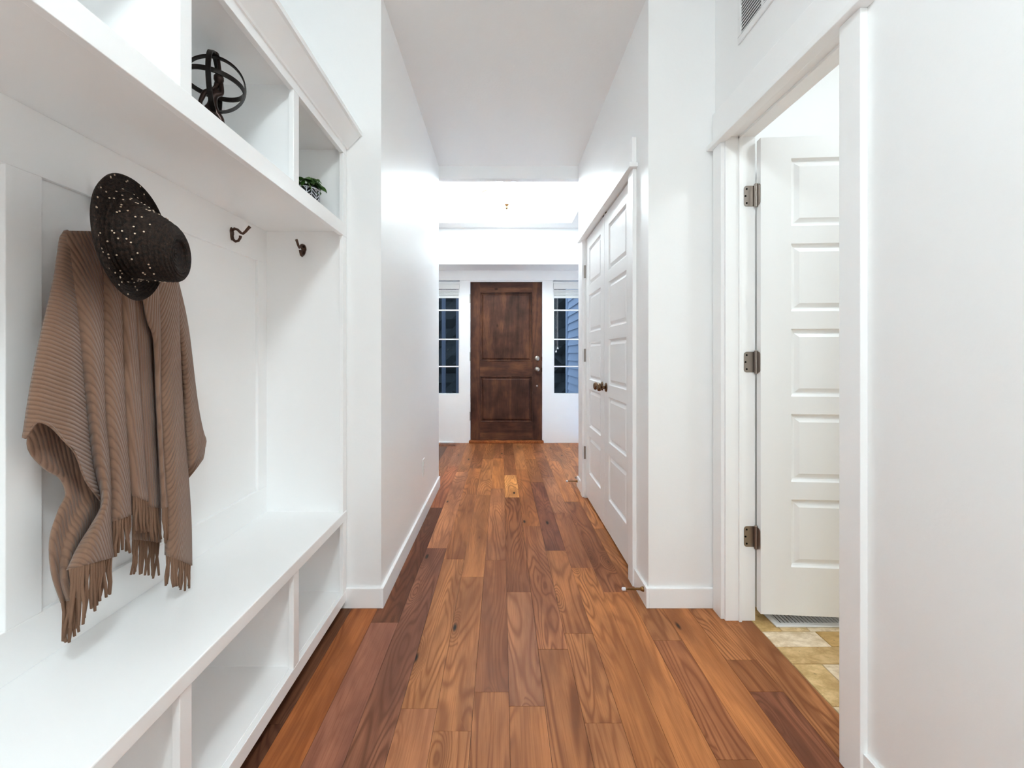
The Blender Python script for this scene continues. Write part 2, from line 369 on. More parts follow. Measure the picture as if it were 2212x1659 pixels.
# ------------------------------------------------------------------ five-panel white doors
PPROF = [(0.0, 0.0), (0.005, -0.009), (0.012, -0.013), (0.017, -0.013), (0.034, -0.003), (0.036, -0.003)]
def five_panel(name, width, z0, z1, f, label, stile=0.115):
    H = z1-z0; k = H/2.049
    zs = []; z = z1-0.093*k
    for i in range(5): zs.append((z-0.29*k, z)); z -= 0.365*k
    L = [(0, stile, -0.035, 0, z0, z1), (width-stile, width, -0.035, 0, z0, z1), (stile, width-stile, -0.035, 0, zs[0][1], z1)]
    for i in range(4): L.append((stile, width-stile, -0.035, 0, zs[i+1][1], zs[i][0]))
    L.append((stile, width-stile, -0.035, 0, z0, zs[4][0]))
    o = struct(name, boxes(*L, f=f), M_DOORW, label, 'door')
    for a, b in zs: obj('panel', panel(BM(), stile, width-stile, a, b, PPROF, f, back=-0.026), M_DOORW, o)
    return o
def knuckle(parent, p, h, m, r=0.0065, name='hinge'):
    bm = BM(); tube(bm, [(p[0],p[1],p[2]-h/2), (p[0],p[1],p[2]+h/2)], r, 10)
    for s in (-1, 1): tube(bm, [(p[0],p[1],p[2]+s*h/2), (p[0],p[1],p[2]+s*(h/2+0.004)), (p[0],p[1],p[2]+s*(h/2+0.007))], [r*1.15, r*1.15, r*0.5], 10)
    return obj(name, bm, m, parent)
DX = 0.672
fN = lambda u, w_, z: (DX-w_, 2.998-u, z)
fF = lambda u, w_, z: (DX-w_, 3.004+u, z)
dN = five_panel('door_1', 0.642, 0.02, 2.052, fN, 'white five-panel closet door, the leaf nearer the viewer')
dF = five_panel('door_2', 0.640, 0.02, 2.052, fF, 'white five-panel closet door, the leaf nearer the front door')
for z in (1.80, 1.135, 0.36):
    knuckle(dN, (DX-0.004, 2.3535, z), 0.085, M_STEEL, 0.006)
    h = knuckle(dF, (DX-0.010, 3.652, z), 0.09, M_STEEL, 0.008)
def knob(parent, p, d, m, r=0.026, L=0.06, name='knob'):
    M = axisM(p, d)
    prof = [(0,0), (r*1.15,0), (r*1.15,0.004), (r*0.95,0.008), (r*0.42,0.011), (r*0.36,L*0.45), (r*0.45,L*0.52), (r*0.9,L*0.62), (r*1.0,L*0.76), (r*0.9,L*0.92), (r*0.5,L*1.0), (0,L*1.02)]
    return obj(name, lathe(BM(), prof, 24, M), m, parent, smooth=True)
M_KNOB = mat('aged_bronze_knob', (112,86,64), 0.25, metal=0.95)
knob(dN, (DX, 2.945, 0.93), (-1,0,0), M_KNOB); knob(dF, (DX, 3.06, 0.93), (-1,0,0), M_KNOB)
for d, y in ((dN, 2.96), (dF, 3.04)): obj('ball_catch', box(DX-0.001, DX+0.02, y-0.012, y+0.012, 2.052, 2.0595), M_DARK, d)
# side-room door, swung open into the tiled room
ang = math.radians(4.5); ux, uy = math.cos(ang), -math.sin(ang); nx, ny = -math.sin(ang), -math.cos(ang)
fS = lambda u, w_, z: (1.086+u*ux+w_*nx, 1.922+u*uy+w_*ny, z)
dS = five_panel('door_3', 0.66, 0.052, 2.050, fS, 'white five-panel door standing open into the tiled side room', stile=0.122)
def rleaf(bm, a0, a1, z0, z1, t, f, r=0.012):        # hinge leaf, outer corners rounded (on the a0 side)
    pts = [(a1, z0), (a1, z1)]
    for i in range(7): th = math.pi/2+i*math.pi/12; pts.append((a0+r+math.cos(th)*r, z1-r+math.sin(th)*r))
    for i in range(7): th = math.pi+i*math.pi/12; pts.append((a0+r+math.cos(th)*r, z0+r+math.sin(th)*r))
    A = [bm.verts.new(f(p[0], 0, p[1])) for p in pts]; B = [bm.verts.new(f(p[0], t, p[1])) for p in pts]
    bm.faces.new(A); bm.faces.new(B[::-1])
    for i in range(len(pts)): j = (i+1) % len(pts); bm.faces.new((A[i], B[i], B[j], A[j]))
    return bm
for z in (1.818, 1.108, 0.362):
    h = knuckle(dS, (1.082, 1.951, z), 0.088, M_STEEL, 0.0065)
    obj('hinge_leaf', rleaf(BM(), 1.036, 1.082, z-0.044, z+0.044, -0.002, lambda a, b, c: (a, 1.9615+b, c)), M_STEEL, h)
    obj('hinge_leaf', rleaf(BM(), 1.924, 1.952, z-0.044, z+0.044, -0.0015, lambda a, b, c: (1.0855+b, a, c)), M_STEEL, h)
    for sx, sz in ((1.047, 0.03), (1.042, 0.0), (1.047, -0.03)):
        obj('screw', lathe(BM(), [(0, 0.0012), (0.0038, 0.0012), (0.0042, 0.0)], 10, axisM((sx, 1.9594, z+sz), (0,-1,0))), M_DARK, h)

# ------------------------------------------------------------------ front door and sidelights
YD = 5.92
def dx(px): return (px-VX)*YD/F
def dz(py): return CH-(py-VY)*YD/F
fd = lambda u, w_, z: (u, YD+0.012-w_, z)
X0, X1, Z0, Z1 = dx(1016.6), dx(1170.6), dz(950.0), dz(609.3)
pu = (dx(1036.5), dx(1150.3)); pz1 = (dz(781.3), dz(630.6)); pz2 = (dz(912.7), dz(812.7))
fr = box(X0, X1, YD+0.025, YD+0.057, Z0, Z1)
fdoor = struct('door_4', fr, M_ALDV, 'dark stained knotty wood front door with two raised panels', 'door')
def fpart(name, u0, u1, z0, z1, m): return obj(name, boxes((u0, u1, -0.013, 0.0, z0, z1), f=fd), m, fdoor)
fpart('stile', X0, pu[0], Z0, Z1, M_ALDV); fpart('stile', pu[1], X1, Z0, Z1, M_ALDV)
fpart('rail', pu[0], pu[1], pz1[1], Z1, M_ALDH); fpart('rail', pu[0], pu[1], pz2[1], pz1[0], M_ALDH); fpart('rail', pu[0], pu[1], Z0, pz2[0], M_ALDH)
FP = [(0.0, 0.0), (0.004, 0.004), (0.010, 0.003), (0.014, -0.011), (0.026, -0.012), (0.028, -0.012), (0.040, -0.001), (0.047, 0.002), (0.049, 0.002)]
for a, b in (pz1, pz2): obj('raised_panel', panel(BM(), pu[0], pu[1], a, b, FP, fd, back=-0.013), M_ALDV, fdoor)
yk = YD+0.012
kx = dx(1160.4)
M = axisM((kx, yk, dz(774.3)), (0,-1,0))
db = obj('deadbolt', lathe(BM(), [(0,0), (0.034,0), (0.034,0.006), (0.027,0.014), (0.012,0.016), (0,0.016)], 28, M), M_NICKEL, fdoor, smooth=True)
obj('thumb_turn', box(kx-0.005, kx+0.005, yk-0.03, yk-0.014, dz(774.3)-0.018, dz(774.3)+0.018), M_NICKEL, db, bevel=0.002)
knob(fdoor, (kx, yk, dz(797.7)), (0,-1,0), M_NICKEL, r=0.028, L=0.062)
obj('bolt_cover', lathe(BM(), [(0,0), (0.013,0), (0.012,0.005), (0.005,0.008), (0,0.008)], 20, axisM((dx(1160), yk, dz(834)), (0,-1,0))), M_NICKEL, fdoor, smooth=True)
for py in (645, 770, 899): knuckle(fdoor, (X0-0.006, YD-0.001, dz(py)), 0.10, M_NICKEL, 0.007)
for py in (775, 799): obj('strike_edge', box(X1, X1+0.006, YD+0.005, YD+0.013, dz(py)-0.028, dz(py)+0.028), M_DARK, fdoor, bevel=0.002)
WX = {'l': (-0.905, dx(993.0)), 'r': (dx(1195), 1.025)}
WZ0, WZ1 = dz(852), dz(611)
ft = empty('trim_3', (0.057, YD, 0)); tag(ft, 'white front door frame with mullions and wide head board', 'door trim', kind='structure')
obj('mullion', box(dx(993), X0-0.004, YD-0.004, 6.0, 0, dz(606)), M_TRIM, ft); obj('mullion', box(X1+0.004, dx(1195), YD-0.004, 6.0, 0, dz(606)), M_TRIM, ft)
obj('head_board', box(-1.25, 1.35, YD-0.012, 6.0, dz(606), 2.224), M_TRIM, ft, bevel=0.002)
obj('head_stop', box(X0-0.004, X1+0.004, YD+0.0, YD+0.08, Z1+0.002, dz(606)), M_TRIM, ft)
for s, (a, b) in WX.items(): obj('apron_panel', box(a, b, YD, 6.0, 0.0, WZ0), M_TRIM, ft)
obj('apron_joint', box(dx(985)-0.003, dx(985), YD-0.003, YD, 0.0, WZ0-0.02), M_TRIM, ft)
th = tag(obj('threshold', box(X0-0.02, X1+0.02, YD-0.05, YD+0.08, 0.0005, 0.034), M_FLOOR, bevel=0.006), 'wooden threshold strip under the dark front door', 'threshold'); th.color = lin((176,106,62))
M_GLASS = mat('window_glass', (255,255,255), 0.0); N(M_GLASS).b.inputs['Transmission Weight'].default_value = 1.0; N(M_GLASS).b.inputs['IOR'].default_value = 1.1
for n, s in ((1, 'l'), (2, 'r')):
    a, b = WX[s]
    side = 'left' if s == 'l' else 'right'
    fw = 0.014
    W = struct('window_%d' % n, boxes((a, a+fw, YD+0.012, 5.99, WZ0, WZ1), (b-fw, b, YD+0.012, 5.99, WZ0, WZ1), (a, b, YD+0.008, 5.99, WZ0-0.004, WZ0+0.012), (a, b, YD+0.012, 5.99, WZ1-0.01, WZ1+0.02)),
               M_TRIM, 'tall divided sidelight window %s of the dark front door' % side, 'window', bevel=0.002)
    zz = [WZ0+0.012, dz(791.7), dz(733), dz(669.7), WZ1]
    for z in zz[1:4]: obj('muntin', box(a, b, YD+0.022, YD+0.034, z-0.009, z+0.009), M_TRIM, W, bevel=0.002)
    for z0, z1 in zip(zz, zz[1:]): obj('pane', box(a+fw, b-fw, YD+0.036, YD+0.040, z0, z1), M_GLASS, W)
M_BLIND = mat('white_faux_wood_blind', (238,238,236), 0.5)
for s in ('l', 'r'):
    a, b = WX[s]; a += 0.004; b -= 0.004
    e = empty('window_blind', ((a+b)/2, YD, dz(644)))
    tag(e, 'raised white blind with %s at the top of the %s sidelight' % (('bunched slats', 'left') if s == 'l' else ('hanging cords', 'right')), 'blind', 'sidelight blinds')
    obj('valance', boxes((a, b, YD-0.008, YD+0.004, dz(624.6), dz(612)), (a, b, YD-0.014, YD-0.008, dz(624.6), dz(622)), (a, b, YD-0.014, YD-0.008, dz(614.5), dz(612))), M_BLIND, e, bevel=0.002)
    z = dz(625.4)
    for i in range(6): obj('slat', box(a+0.006, b-0.006, YD-0.004, YD+0.02, z-0.014-i*0.0155, z-0.0025-i*0.0155), M_BLIND, e, bevel=0.003)
    obj('bottom_rail', box(a+0.006, b-0.006, YD-0.006, YD+0.02, dz(644), dz(640.8)), M_BLIND, e, bevel=0.002)
    if s == 'r':
        for cx, zb in ((dx(1201), dz(756)), (dx(1204.5), dz(749))):
            c = obj('pull_cord', tube(BM(), [(cx, YD-0.012, dz(625)), (cx, YD-0.013, zb)], 0.0016, 6), M_BLIND, e)
            obj('tassel', lathe(BM(), [(0,0.03), (0.005,0.028), (0.006,0.016), (0.010,0.012), (0.011,0.0), (0,0)], 14, Matrix.Translation((cx, YD-0.013, zb-0.03))), M_BLIND, c)
# outdoors
M_SIDE = mat('blue_grey_siding', (206,214,222), 0.7, bump=(120, 0.1))
M_POST = mat('grey_porch_post', (104,108,114), 0.7)
sd = empty('house_siding', (1.15, 6.8, 0)); tag(sd, 'pale lap siding of the porch side wall seen through the right sidelight', 'siding')
for i in range(24):
    z = -0.1+i*0.115
    bm = BM(); bx(bm, 0, 1, 6.05, 7.28, z, z+0.12, f=lambda x_, y_, z_: ((1.045 if z_ < z+0.06 else 1.068) if x_ == 0 else 1.10, y_, z_))
    obj('siding_board', bm, M_SIDE, sd)
obj('sheathing', box(1.10, 1.18, 6.03, 7.4, -0.1, 2.8), M_SIDE, sd)
obj('corner_board', box(1.03, 1.11, 7.28, 7.40, -0.1, 2.8), M_SIDE, sd)
def post(x0, x1, y0, y1, label):
    e = empty('porch_post', ((x0+x1)/2, (y0+y1)/2, -0.1)); tag(e, label, 'post', 'porch posts')
    obj('shaft', box(x0, x1, y0, y1, -0.08, 2.8), M_POST, e, bevel=0.005); obj('base_block', box(x0-0.02, x1+0.02, y0-0.02, y1+0.02, -0.12, 0.12), M_POST, e)
post(-1.05, -0.985, 8.0, 8.065, 'slim grey porch post further left behind the left sidelight')
post(-0.80, -0.735, 8.0, 8.065, 'slim grey porch post nearer the front door behind the left sidelight')
M_CONC = mat('porch_concrete', (120,120,124), 0.9, bump=(60, 0.4))
tag(obj('porch_slab', box(-3, 3, 6.02, 9.0, -0.25, -0.1), M_CONC), 'concrete porch slab outside the front door', 'porch')
M_HEDGE = mat('dark_hedge_leaves', (40,42,38), 0.8, bump=(25, 1.0))
bm = BM(); random.seed(3)
nx_, nz_ = 46, 22
g = [[bm.verts.new((-6+12*i/nx_, 12+random.uniform(-0.18, 0.18), -0.3+5.2*j/nz_)) for i in range(nx_+1)] for j in range(nz_+1)]
g2 = [bm.verts.new((-6+12*i/nx_, 13.2, 4.9)) for i in range(nx_+1)]; g3 = [bm.verts.new((-6+12*i/nx_, 13.2, -0.3)) for i in range(nx_+1)]
for j in range(nz_):
    for i in range(nx_): bm.faces.new((g[j][i], g[j][i+1], g[j+1][i+1], g[j+1][i]))
for i in range(nx_): bm.faces.new((g[nz_][i], g[nz_][i+1], g2[i+1], g2[i])); bm.faces.new((g2[i], g2[i+1], g3[i+1], g3[i]))
tag(obj('hedge', bm, M_HEDGE), 'tall dark hedge across the yard beyond the sidelights', 'hedge')
tag(obj('ground', box(-20, 20, 9.0, 30, -0.35, -0.25), mat('dark_lawn', (40,52,40), 0.9, bump=(40, 0.5))), 'dark lawn outside beyond the porch', 'lawn', kind='structure')

# ------------------------------------------------------------------ lamps
M_BOWL = mat('lit_opal_glass', (255,255,255), 0.3, emit=((0.83,0.96,1,1), FOYER_LAMP*0.58))
M_BULB = mat('lit_bulb', (255,255,255), 0.3, emit=((0.83,0.96,1,1), FOYER_LAMP*0.26))
M_DOME = mat('lit_opal_dome', (255,255,255), 0.3, emit=((0.84,0.965,1,1), MUD_LAMP))
M_DOME2 = mat('lit_fill_dome_side', (255,255,255), 0.3, emit=((0.86,0.965,1,1), SIDE_FILL))
lx, ly = 0.05, 4.66
e = empty('pendant_light', (lx, ly, 2.955)); tag(e, 'glowing white glass bowl light on the foyer ceiling with brass finial', 'ceiling light')
TL = Matrix.Translation((lx, ly, 0))
obj('canopy', lathe(BM(), [(0,2.955), (0.07,2.955), (0.065,2.945), (0.02,2.935), (0,2.935)], 28, TL), M_BRASS, e, smooth=True)
bowl = [(0.160,2.835), (0.164,2.82), (0.157,2.785), (0.132,2.73), (0.093,2.69), (0.05,2.670), (0.0,2.665)]
obj('glass_bowl', lathe(BM(), bowl+[(0.05,2.674),(0.09,2.696),(0.127,2.735),(0.150,2.786),(0.156,2.82),(0.160,2.835)], 24, TL), M_BOWL, e, smooth=True)
obj('finial', lathe(BM(), [(0,2.668), (0.026,2.668), (0.024,2.661), (0.010,2.653), (0.008,2.641), (0.013,2.635), (0.012,2.627), (0.004,2.618), (0,2.617)], 20, TL), M_BRASS, e, smooth=True)
obj('stem', tube(BM(), [(lx,ly,2.94), (lx,ly,2.67)], 0.006, 8), M_BRASS, e)
for k in range(3):
    a = 0.5+k*2*math.pi/3; c, s_ = math.cos(a), math.sin(a)
    obj('arm', tube(BM(), [(lx+0.02*c,ly+0.02*s_,2.93), (lx+0.08*c,ly+0.08*s_,2.915), (lx+0.14*c,ly+0.14*s_,2.885), (lx+0.158*c,ly+0.158*s_,2.832)], [0.005,0.006,0.006,0.008], 8), M_BRASS, e, smooth=True)
    c, s_ = math.cos(a+1.05), math.sin(a+1.05)
    obj('bulb', lathe(BM(), [(0,0), (0.014,0), (0.026,0.03), (0.028,0.045), (0.02,0.064), (0,0.07)], 10, Matrix.Translation((lx+0.075*c, ly+0.075*s_, 2.845))), M_BULB, e, smooth=True)
def flush(x, y, zc, m, label, r=0.16):
    e = empty('ceiling_light', (x, y, zc)); tag(e, label, 'ceiling light')
    obj('base_ring', lathe(BM(), [(0,0), (r+0.012,0), (r+0.012,-0.022), (r,-0.026), (0,-0.026)], 36, Matrix.Translation((x,y,zc))), M_NICKEL, e)
    obj('glass_dome', lathe(BM(), [(r,-0.026), (r*0.97,-0.045), (r*0.8,-0.075), (r*0.45,-0.095), (0,-0.10)], 36, Matrix.Translation((x,y,zc))), m, e, smooth=True)
def globe(x, y, zc, m, label, r=0.12, drop=0.17):
    e = empty('ceiling_light', (x, y, zc)); tag(e, label, 'ceiling light')
    obj('canopy', lathe(BM(), [(0,0), (0.06,0), (0.055,-0.015), (0.02,-0.025), (0.012,-drop+r*0.95), (0,-drop+r*0.95)], 24, Matrix.Translation((x,y,zc))), M_NICKEL, e, smooth=True)
    obj('fill_globe', lathe(BM(), [(r*math.sin(math.pi*i/16), -drop+r*math.cos(math.pi*i/16)) for i in range(17)][::2], 16, Matrix.Translation((x,y,zc))), m, e, smooth=True)
M_DOME3 = mat('lit_fill_globe_back', (255,255,255), 0.3, emit=((0.84,0.965,1,1), BACK_FILL))  # unseen globes added behind the viewer to even out the brightness
flush(0.0, -0.25, ZC, M_DOME, 'flush opal dome light on the mudroom ceiling above the viewer', r=0.15)
globe(0.0, -1.6, ZC, M_DOME3, 'unseen fill globe added in the room behind the viewer, nearer the mudroom', r=0.15, drop=0.2)
globe(0.0, -3.2, ZC, M_DOME3, 'unseen fill globe added in the room behind the viewer, nearer its far wall', r=0.15, drop=0.2)
flush(2.0, 1.0, 2.77, M_DOME2, 'unseen flush dome light added on the tiled side room ceiling', r=0.17)  # unseen lamp added to brighten the side room
sx, sy = (1055-VX)*5.12/F, 5.12
e = empty('smoke_detector', (sx, sy, 2.955)); tag(e, 'round white smoke detector on the foyer tray ceiling', 'smoke detector')
obj('housing', lathe(BM(), [(0,2.955), (0.062,2.955), (0.062,2.943), (0.05,2.926), (0.02,2.921), (0,2.921)], 30, Matrix.Translation((sx,sy,0))), M_PLASTIC, e, smooth=True)
obj('base_plate', lathe(BM(), [(0.066,2.955), (0.066,2.950), (0.062,2.950)], 30, Matrix.Translation((sx,sy,0))), M_BRASS, e)

# ------------------------------------------------------------------ mudroom locker
FX, BX_, PY1, PY0 = -0.70, -1.05, 2.068, -0.02
lk = empty('locker_bench', (-0.9, 1.0, 0)); tag(lk, 'white built-in mudroom locker with bench, open cubbies and panelled back', 'locker bench')
def P(name, *L, bevel=0.0015): return obj(name, boxes(*L), M_TRIM, lk, bevel=bevel)
divs = [(0.472, 0.51), (0.997, 1.036), (1.543, 1.583)]
STL = [(PY0, PY0+0.038)]+divs+[(2.024, PY1-0.002)]
FT = 0.018
P('seat', (BX_-0.03, FX+0.003, PY0, PY1-0.001, 0.400, 0.440), bevel=0.003)
P('base_shelf', (BX_-0.03, FX-FT, PY0, PY1-0.001, 0.055, 0.083))
P('base_rail', (FX-FT, FX, PY0, PY1-0.001, 0.034, 0.081))
P('toe_kick', (-0.80, -0.785, PY0, PY1-0.001, 0.0, 0.055), bevel=0)
P('back_panel', (-1.084, -1.062, PY0, PY1-0.001, 0.0, 2.10), bevel=0)
P('shelf', (-1.062, FX-FT, PY0, PY1-0.001, 1.690, 1.722))
P('shelf_rail', (FX-FT, FX+0.001, PY0, PY1-0.001, 1.667, 1.724))
P('top_panel', (-1.062, FX-FT, PY0, PY1-0.001, 2.055, 2.075))
P('top_rail', (FX-FT, FX, PY0, PY1-0.001, 2.033, 2.075))
for a, b in STL:
    c = (a+b)/2
    if a > 2.0: c = PY1-0.012
    if a < 0: c = PY0+0.01
    P('divider', (-1.062, FX-FT, c-0.0095, c+0.0095, 0.083, 0.400), bevel=0); P('divider', (-1.062, FX-FT, c-0.0095, c+0.0095, 1.722, 2.055), bevel=0)
    P('stile', (FX-FT, FX-0.0005, a, b, 0.081, 0.400)); P('stile', (FX-FT, FX-0.0005, a, b, 1.724, 2.033))
c = PY1-0.012
P('end_panel', (-1.062, FX-FT, c-0.0095, c+0.0095, 0.440, 1.690), bevel=0); P('stile', (FX-FT, FX-0.0005, 2.024, PY1-0.002, 0.440, 1.667))
c = PY0+0.01
P('end_panel', (-1.062, FX-FT, c-0.0095, c+0.0095, 0.440, 1.690), bevel=0); P('stile', (FX-FT, FX-0.0005, PY0, PY0+0.038, 0.440, 1.667))
# panelled back: rails and stiles proud of the panel
P('panel_rail', (-1.063, BX_, PY0+0.02, 2.046, 1.545, 1.690)); P('panel_rail', (-1.063, BX_, PY0+0.02, 2.046, 0.440, 0.553))
for a, b in ((1.976, 2.0465), (0.969, 1.047), (0.02, 0.10)): P('panel_stile', (-1.063, BX_, a, b, 0.553, 1.545))
# crown moulding profile along y
bm = BM()
cp = [(FX-FT, 2.064), (FX+0.006, 2.064), (FX+0.010, 2.070), (FX+0.060, 2.122), (FX+0.070, 2.124), (FX+0.070, 2.142), (FX-FT, 2.142)]
A = [bm.verts.new((x, PY0-0.0, z)) for x, z in cp]; B = [bm.verts.new((x, PY1-0.001, z)) for x, z in cp]
bm.faces.new(A); bm.faces.new(B[::-1])
for i in range(len(cp)): j = (i+1) % len(cp); bm.faces.new((A[i], B[i], B[j], A[j]))
obj('crown_moulding', bm, M_TRIM, lk)

# ------------------------------------------------------------------ coat hooks
M_HOOK = mat('rubbed_bronze_hook', (92,70,60), 0.35, metal=0.7)
def hook(p, d, label):
    p = Vector(p); d = Vector(d); z = Vector((0,0,1)); e = empty('coat_hook', p); tag(e, label, 'coat hook', 'coat hooks')
    side = d.cross(z)
    bm = BM(); F_ = []
    n = 18
    for t, sc in ((0.0, 1.0), (0.004, 0.9)):
        F_.append([bm.verts.new(p+d*t+side*(0.013*sc*math.cos(2*math.pi*k/n))*(1.0 if math.sin(2*math.pi*k/n) > 0 else 0.75)+z*(0.026*sc*math.sin(2*math.pi*k/n))) for k in range(n)])
    bm.faces.new(F_[0]); bm.faces.new(F_[1][::-1])
    for k in range(n): bm.faces.new((F_[0][k], F_[0][(k+1)%n], F_[1][(k+1)%n], F_[1][k]))
    obj('back_plate', bm, M_HOOK, e)
    obj('upper_prong', tube(BM(), [p+d*a+z*b for a, b in ((0.002,0.012),(0.012,0.02),(0.024,0.016),(0.036,0.004),(0.044,0.0),(0.054,0.008),(0.066,0.022),(0.072,0.028))], [0.006,0.0055,0.005,0.005,0.005,0.005,0.0055,0.006], 10), M_HOOK, e, smooth=True)
    obj('lower_prong', tube(BM(), [p+d*a+z*b for a, b in ((0.002,-0.008),(0.006,-0.022),(0.016,-0.030),(0.027,-0.027),(0.034,-0.016),(0.035,-0.008))], [0.006,0.0055,0.005,0.005,0.005,0.006], 10), M_HOOK, e, smooth=True)
hook(at(500, 505, BX_), (1,0,0), 'bronze double coat hook on the panelled back near the corner')
hook((-0.885, PY1-0.0215, 1.607), (0,-1,0), 'bronze coat hook on the locker end panel under the shelf')
hook((BX_, 1.19, 1.535), (1,0,0), 'bronze coat hook behind the dark hat holding the shawl')

# ------------------------------------------------------------------ armillary sculpture
S0 = Vector((-0.85, F*0.85/(VX-463), 0)); RS = 0.083; S0.z = CH+(VY-182)*0.85/(VX-463)
e = empty('armillary_sculpture', (S0.x, S0.y, 1.7225)); tag(e, 'dark iron globe of rings lifted by a bronze figure in the cubby', 'sculpture')
def ring(nrm, r, wd=0.0065, th=0.0022, n=56):
    u, v, d = frame_axes(nrm); bm = BM(); L = []
    for k in range(n):
        a = 2*math.pi*k/n; rad = u*math.cos(a)+v*math.sin(a)
        L.append([bm.verts.new(S0+rad*(r+s*th)+d*(q*wd)) for s, q in ((-1,-1),(1,-1),(1,1),(-1,1))])
    for k in range(n):
        for i in range(4): bm.faces.new((L[k][i], L[k][(i+1)%4], L[(k+1)%n][(i+1)%4], L[(k+1)%n][i]))
    return bm
va = math.atan2(S0.y, S0.x)
n1 = (-math.sin(va-math.radians(10)), math.cos(va-math.radians(10)), 0)
n2 = (math.cos(va-math.radians(10)), math.sin(va-math.radians(10)), 0)
obj('ring', ring(n1, RS+0.002), M_IRON, e); obj('ring', ring(n2, RS-0.002), M_IRON, e); obj('ring', ring((0.06,0.05,1), RS-0.006), M_IRON, e)
obj('cap', lathe(BM(), [(0,0.010), (0.012,0.009), (0.014,0.0), (0,0.0)], 16, Matrix.Translation(S0+Vector((0,0,RS)))), M_IRON, e)
# figure: one skinned body
zf = 1.7245
def fig(e):
    o = S0.copy(); o.z = 0
    side = Vector(n2)*-1; side.z = 0; side = Vector((n1[0], n1[1], 0))      # across the view
    fw = Vector((n2[0], n2[1], 0))
    def q(a, b, z): return o+side*a+fw*b+Vector((0,0,z))
    V = [q(0.006,0,1.862), q(0.004,0,1.89), q(0.002,0,1.918), q(-0.004,0.002,1.934), q(-0.012,-0.004,1.95),                      # pelvis chest neck head
         q(-0.018,0,1.838), q(-0.016,0,1.79), q(-0.012,0,1.735), q(-0.013,-0.022,1.729),
         q(0.026,0,1.85), q(0.058,0,1.832), q(0.06,0,1.775), q(0.06,0,1.735), q(0.06,-0.02,1.729),
         q(-0.02,0,1.914), q(-0.016,0,1.96), q(-0.012,0,2.0), q(-0.01,0,2.018),
         q(0.024,0,1.912), q(0.036,0,1.88), q(0.03,-0.01,1.852)]
    E = [(0,1),(1,2),(2,3),(3,4),(0,5),(5,6),(6,7),(7,8),(0,9),(9,10),(10,11),(11,12),(12,13),(2,14),(14,15),(15,16),(16,17),(2,18),(18,19),(19,20)]
    Rr = [0.014,0.013,0.011,0.006,0.013,0.011,0.0085,0.006,0.006,0.011,0.0095,0.0075,0.006,0.006,0.008,0.006,0.005,0.005,0.008,0.006,0.005]
    me = bpy.data.meshes.new('figure'); me.from_pydata([tuple(v) for v in V], E, []); ob = link('figure', me, M_FIG, e)
    sk = ob.modifiers.new('skin', 'SKIN')
    if not me.skin_vertices:
        bm = bmesh.new(); bm.from_mesh(me); bm.verts.layers.skin.verify(); bm.to_mesh(me); bm.free()
    for i, sv in enumerate(me.skin_vertices[0].data): sv.radius = (Rr[i], Rr[i]); sv.use_root = (i == 0)
    sk.use_smooth_shade = True
    sb = ob.modifiers.new('sub', 'SUBSURF'); sb.levels = 2; sb.render_levels = 2
    obj('head', lathe(BM(), [(0,-0.016), (0.009,-0.013), (0.0135,-0.003), (0.0135,0.006), (0.009,0.014), (0,0.017)], 16, Matrix.Translation(q(-0.012,-0.004,1.955))), M_FIG, e, smooth=True)
fig(e)
obj('base', lathe(BM(), [(0,1.7225), (0.07,1.7225), (0.07,1.729), (0.064,1.731), (0,1.731)], 32, Matrix.Translation((S0.x+n1[0]*0.02, S0.y+n1[1]*0.02, 0))), M_IRON, e)

# ------------------------------------------------------------------ potted plant
pc = Vector((-0.82, 0, 1.7225)); pc.y = F*0.82/(VX-658); PR, PH = 0.060, 0.102
e = empty('potted_plant', pc); tag(e, 'small leafy green plant in a black and white chevron pot', 'potted plant')
def pot_mat():
    m = mat('black_white_chevron_glaze', (16,16,20), 0.35); g = N(m)
    tc = g.new('ShaderNodeTexCoord'); sp = g.new('ShaderNodeSeparateXYZ'); g.put(sp.inputs[0], tc.outputs['UV'])
    u, v = sp.outputs[0], sp.outputs[1]
    fr_ = g.math('FRACT', g.math('MULTIPLY', u, 9.0)); tri = g.math('ABSOLUTE', g.math('SUBTRACT', fr_, 0.5))
    st = g.math('FRACT', g.math('MULTIPLY', g.math('SUBTRACT', v, g.math('MULTIPLY', tri, 0.36)), 7.0))
    a = g.math('LESS_THAN', st, 0.23)
    l1 = g.math('LESS_THAN', tri, 0.03); l2 = g.math('GREATER_THAN', tri, 0.465); l3 = g.math('GREATER_THAN', v, 0.955)
    f = g.math('MAXIMUM', g.math('MAXIMUM', a, l1), g.math('MAXIMUM', l2, l3))
    g.put(g.b.inputs['Base Color'], g.mix(f, lin((14,14,20)), lin((226,228,236))))
    return m
bm = BM(); uvl = bm.loops.layers.uv.new('UVMap'); n = 48
R0 = [[bm.verts.new(pc+Vector((PR*s*math.cos(2*math.pi*k/n), PR*s*math.sin(2*math.pi*k/n), z*PH))) for k in range(n)] for s, z in ((0.93,0.0),(0.97,0.3),(1.0,0.7),(1.0,1.0))]
zz = (0.0, 0.3, 0.7, 1.0)
for i in range(3):
    for k in range(n):
        f = bm.faces.new((R0[i][k], R0[i][(k+1)%n], R0[i+1][(k+1)%n], R0[i+1][k]))
        for lp, (uu, vv) in zip(f.loops, ((k/n, zz[i]), ((k+1)/n, zz[i]), ((k+1)/n, zz[i+1]), (k/n, zz[i+1]))): lp[uvl].uv = (uu, vv)
me = bpy.data.meshes.new('pot'); bm.to_mesh(me); bm.free()
link('pot', me, pot_mat(), e, smooth=True)
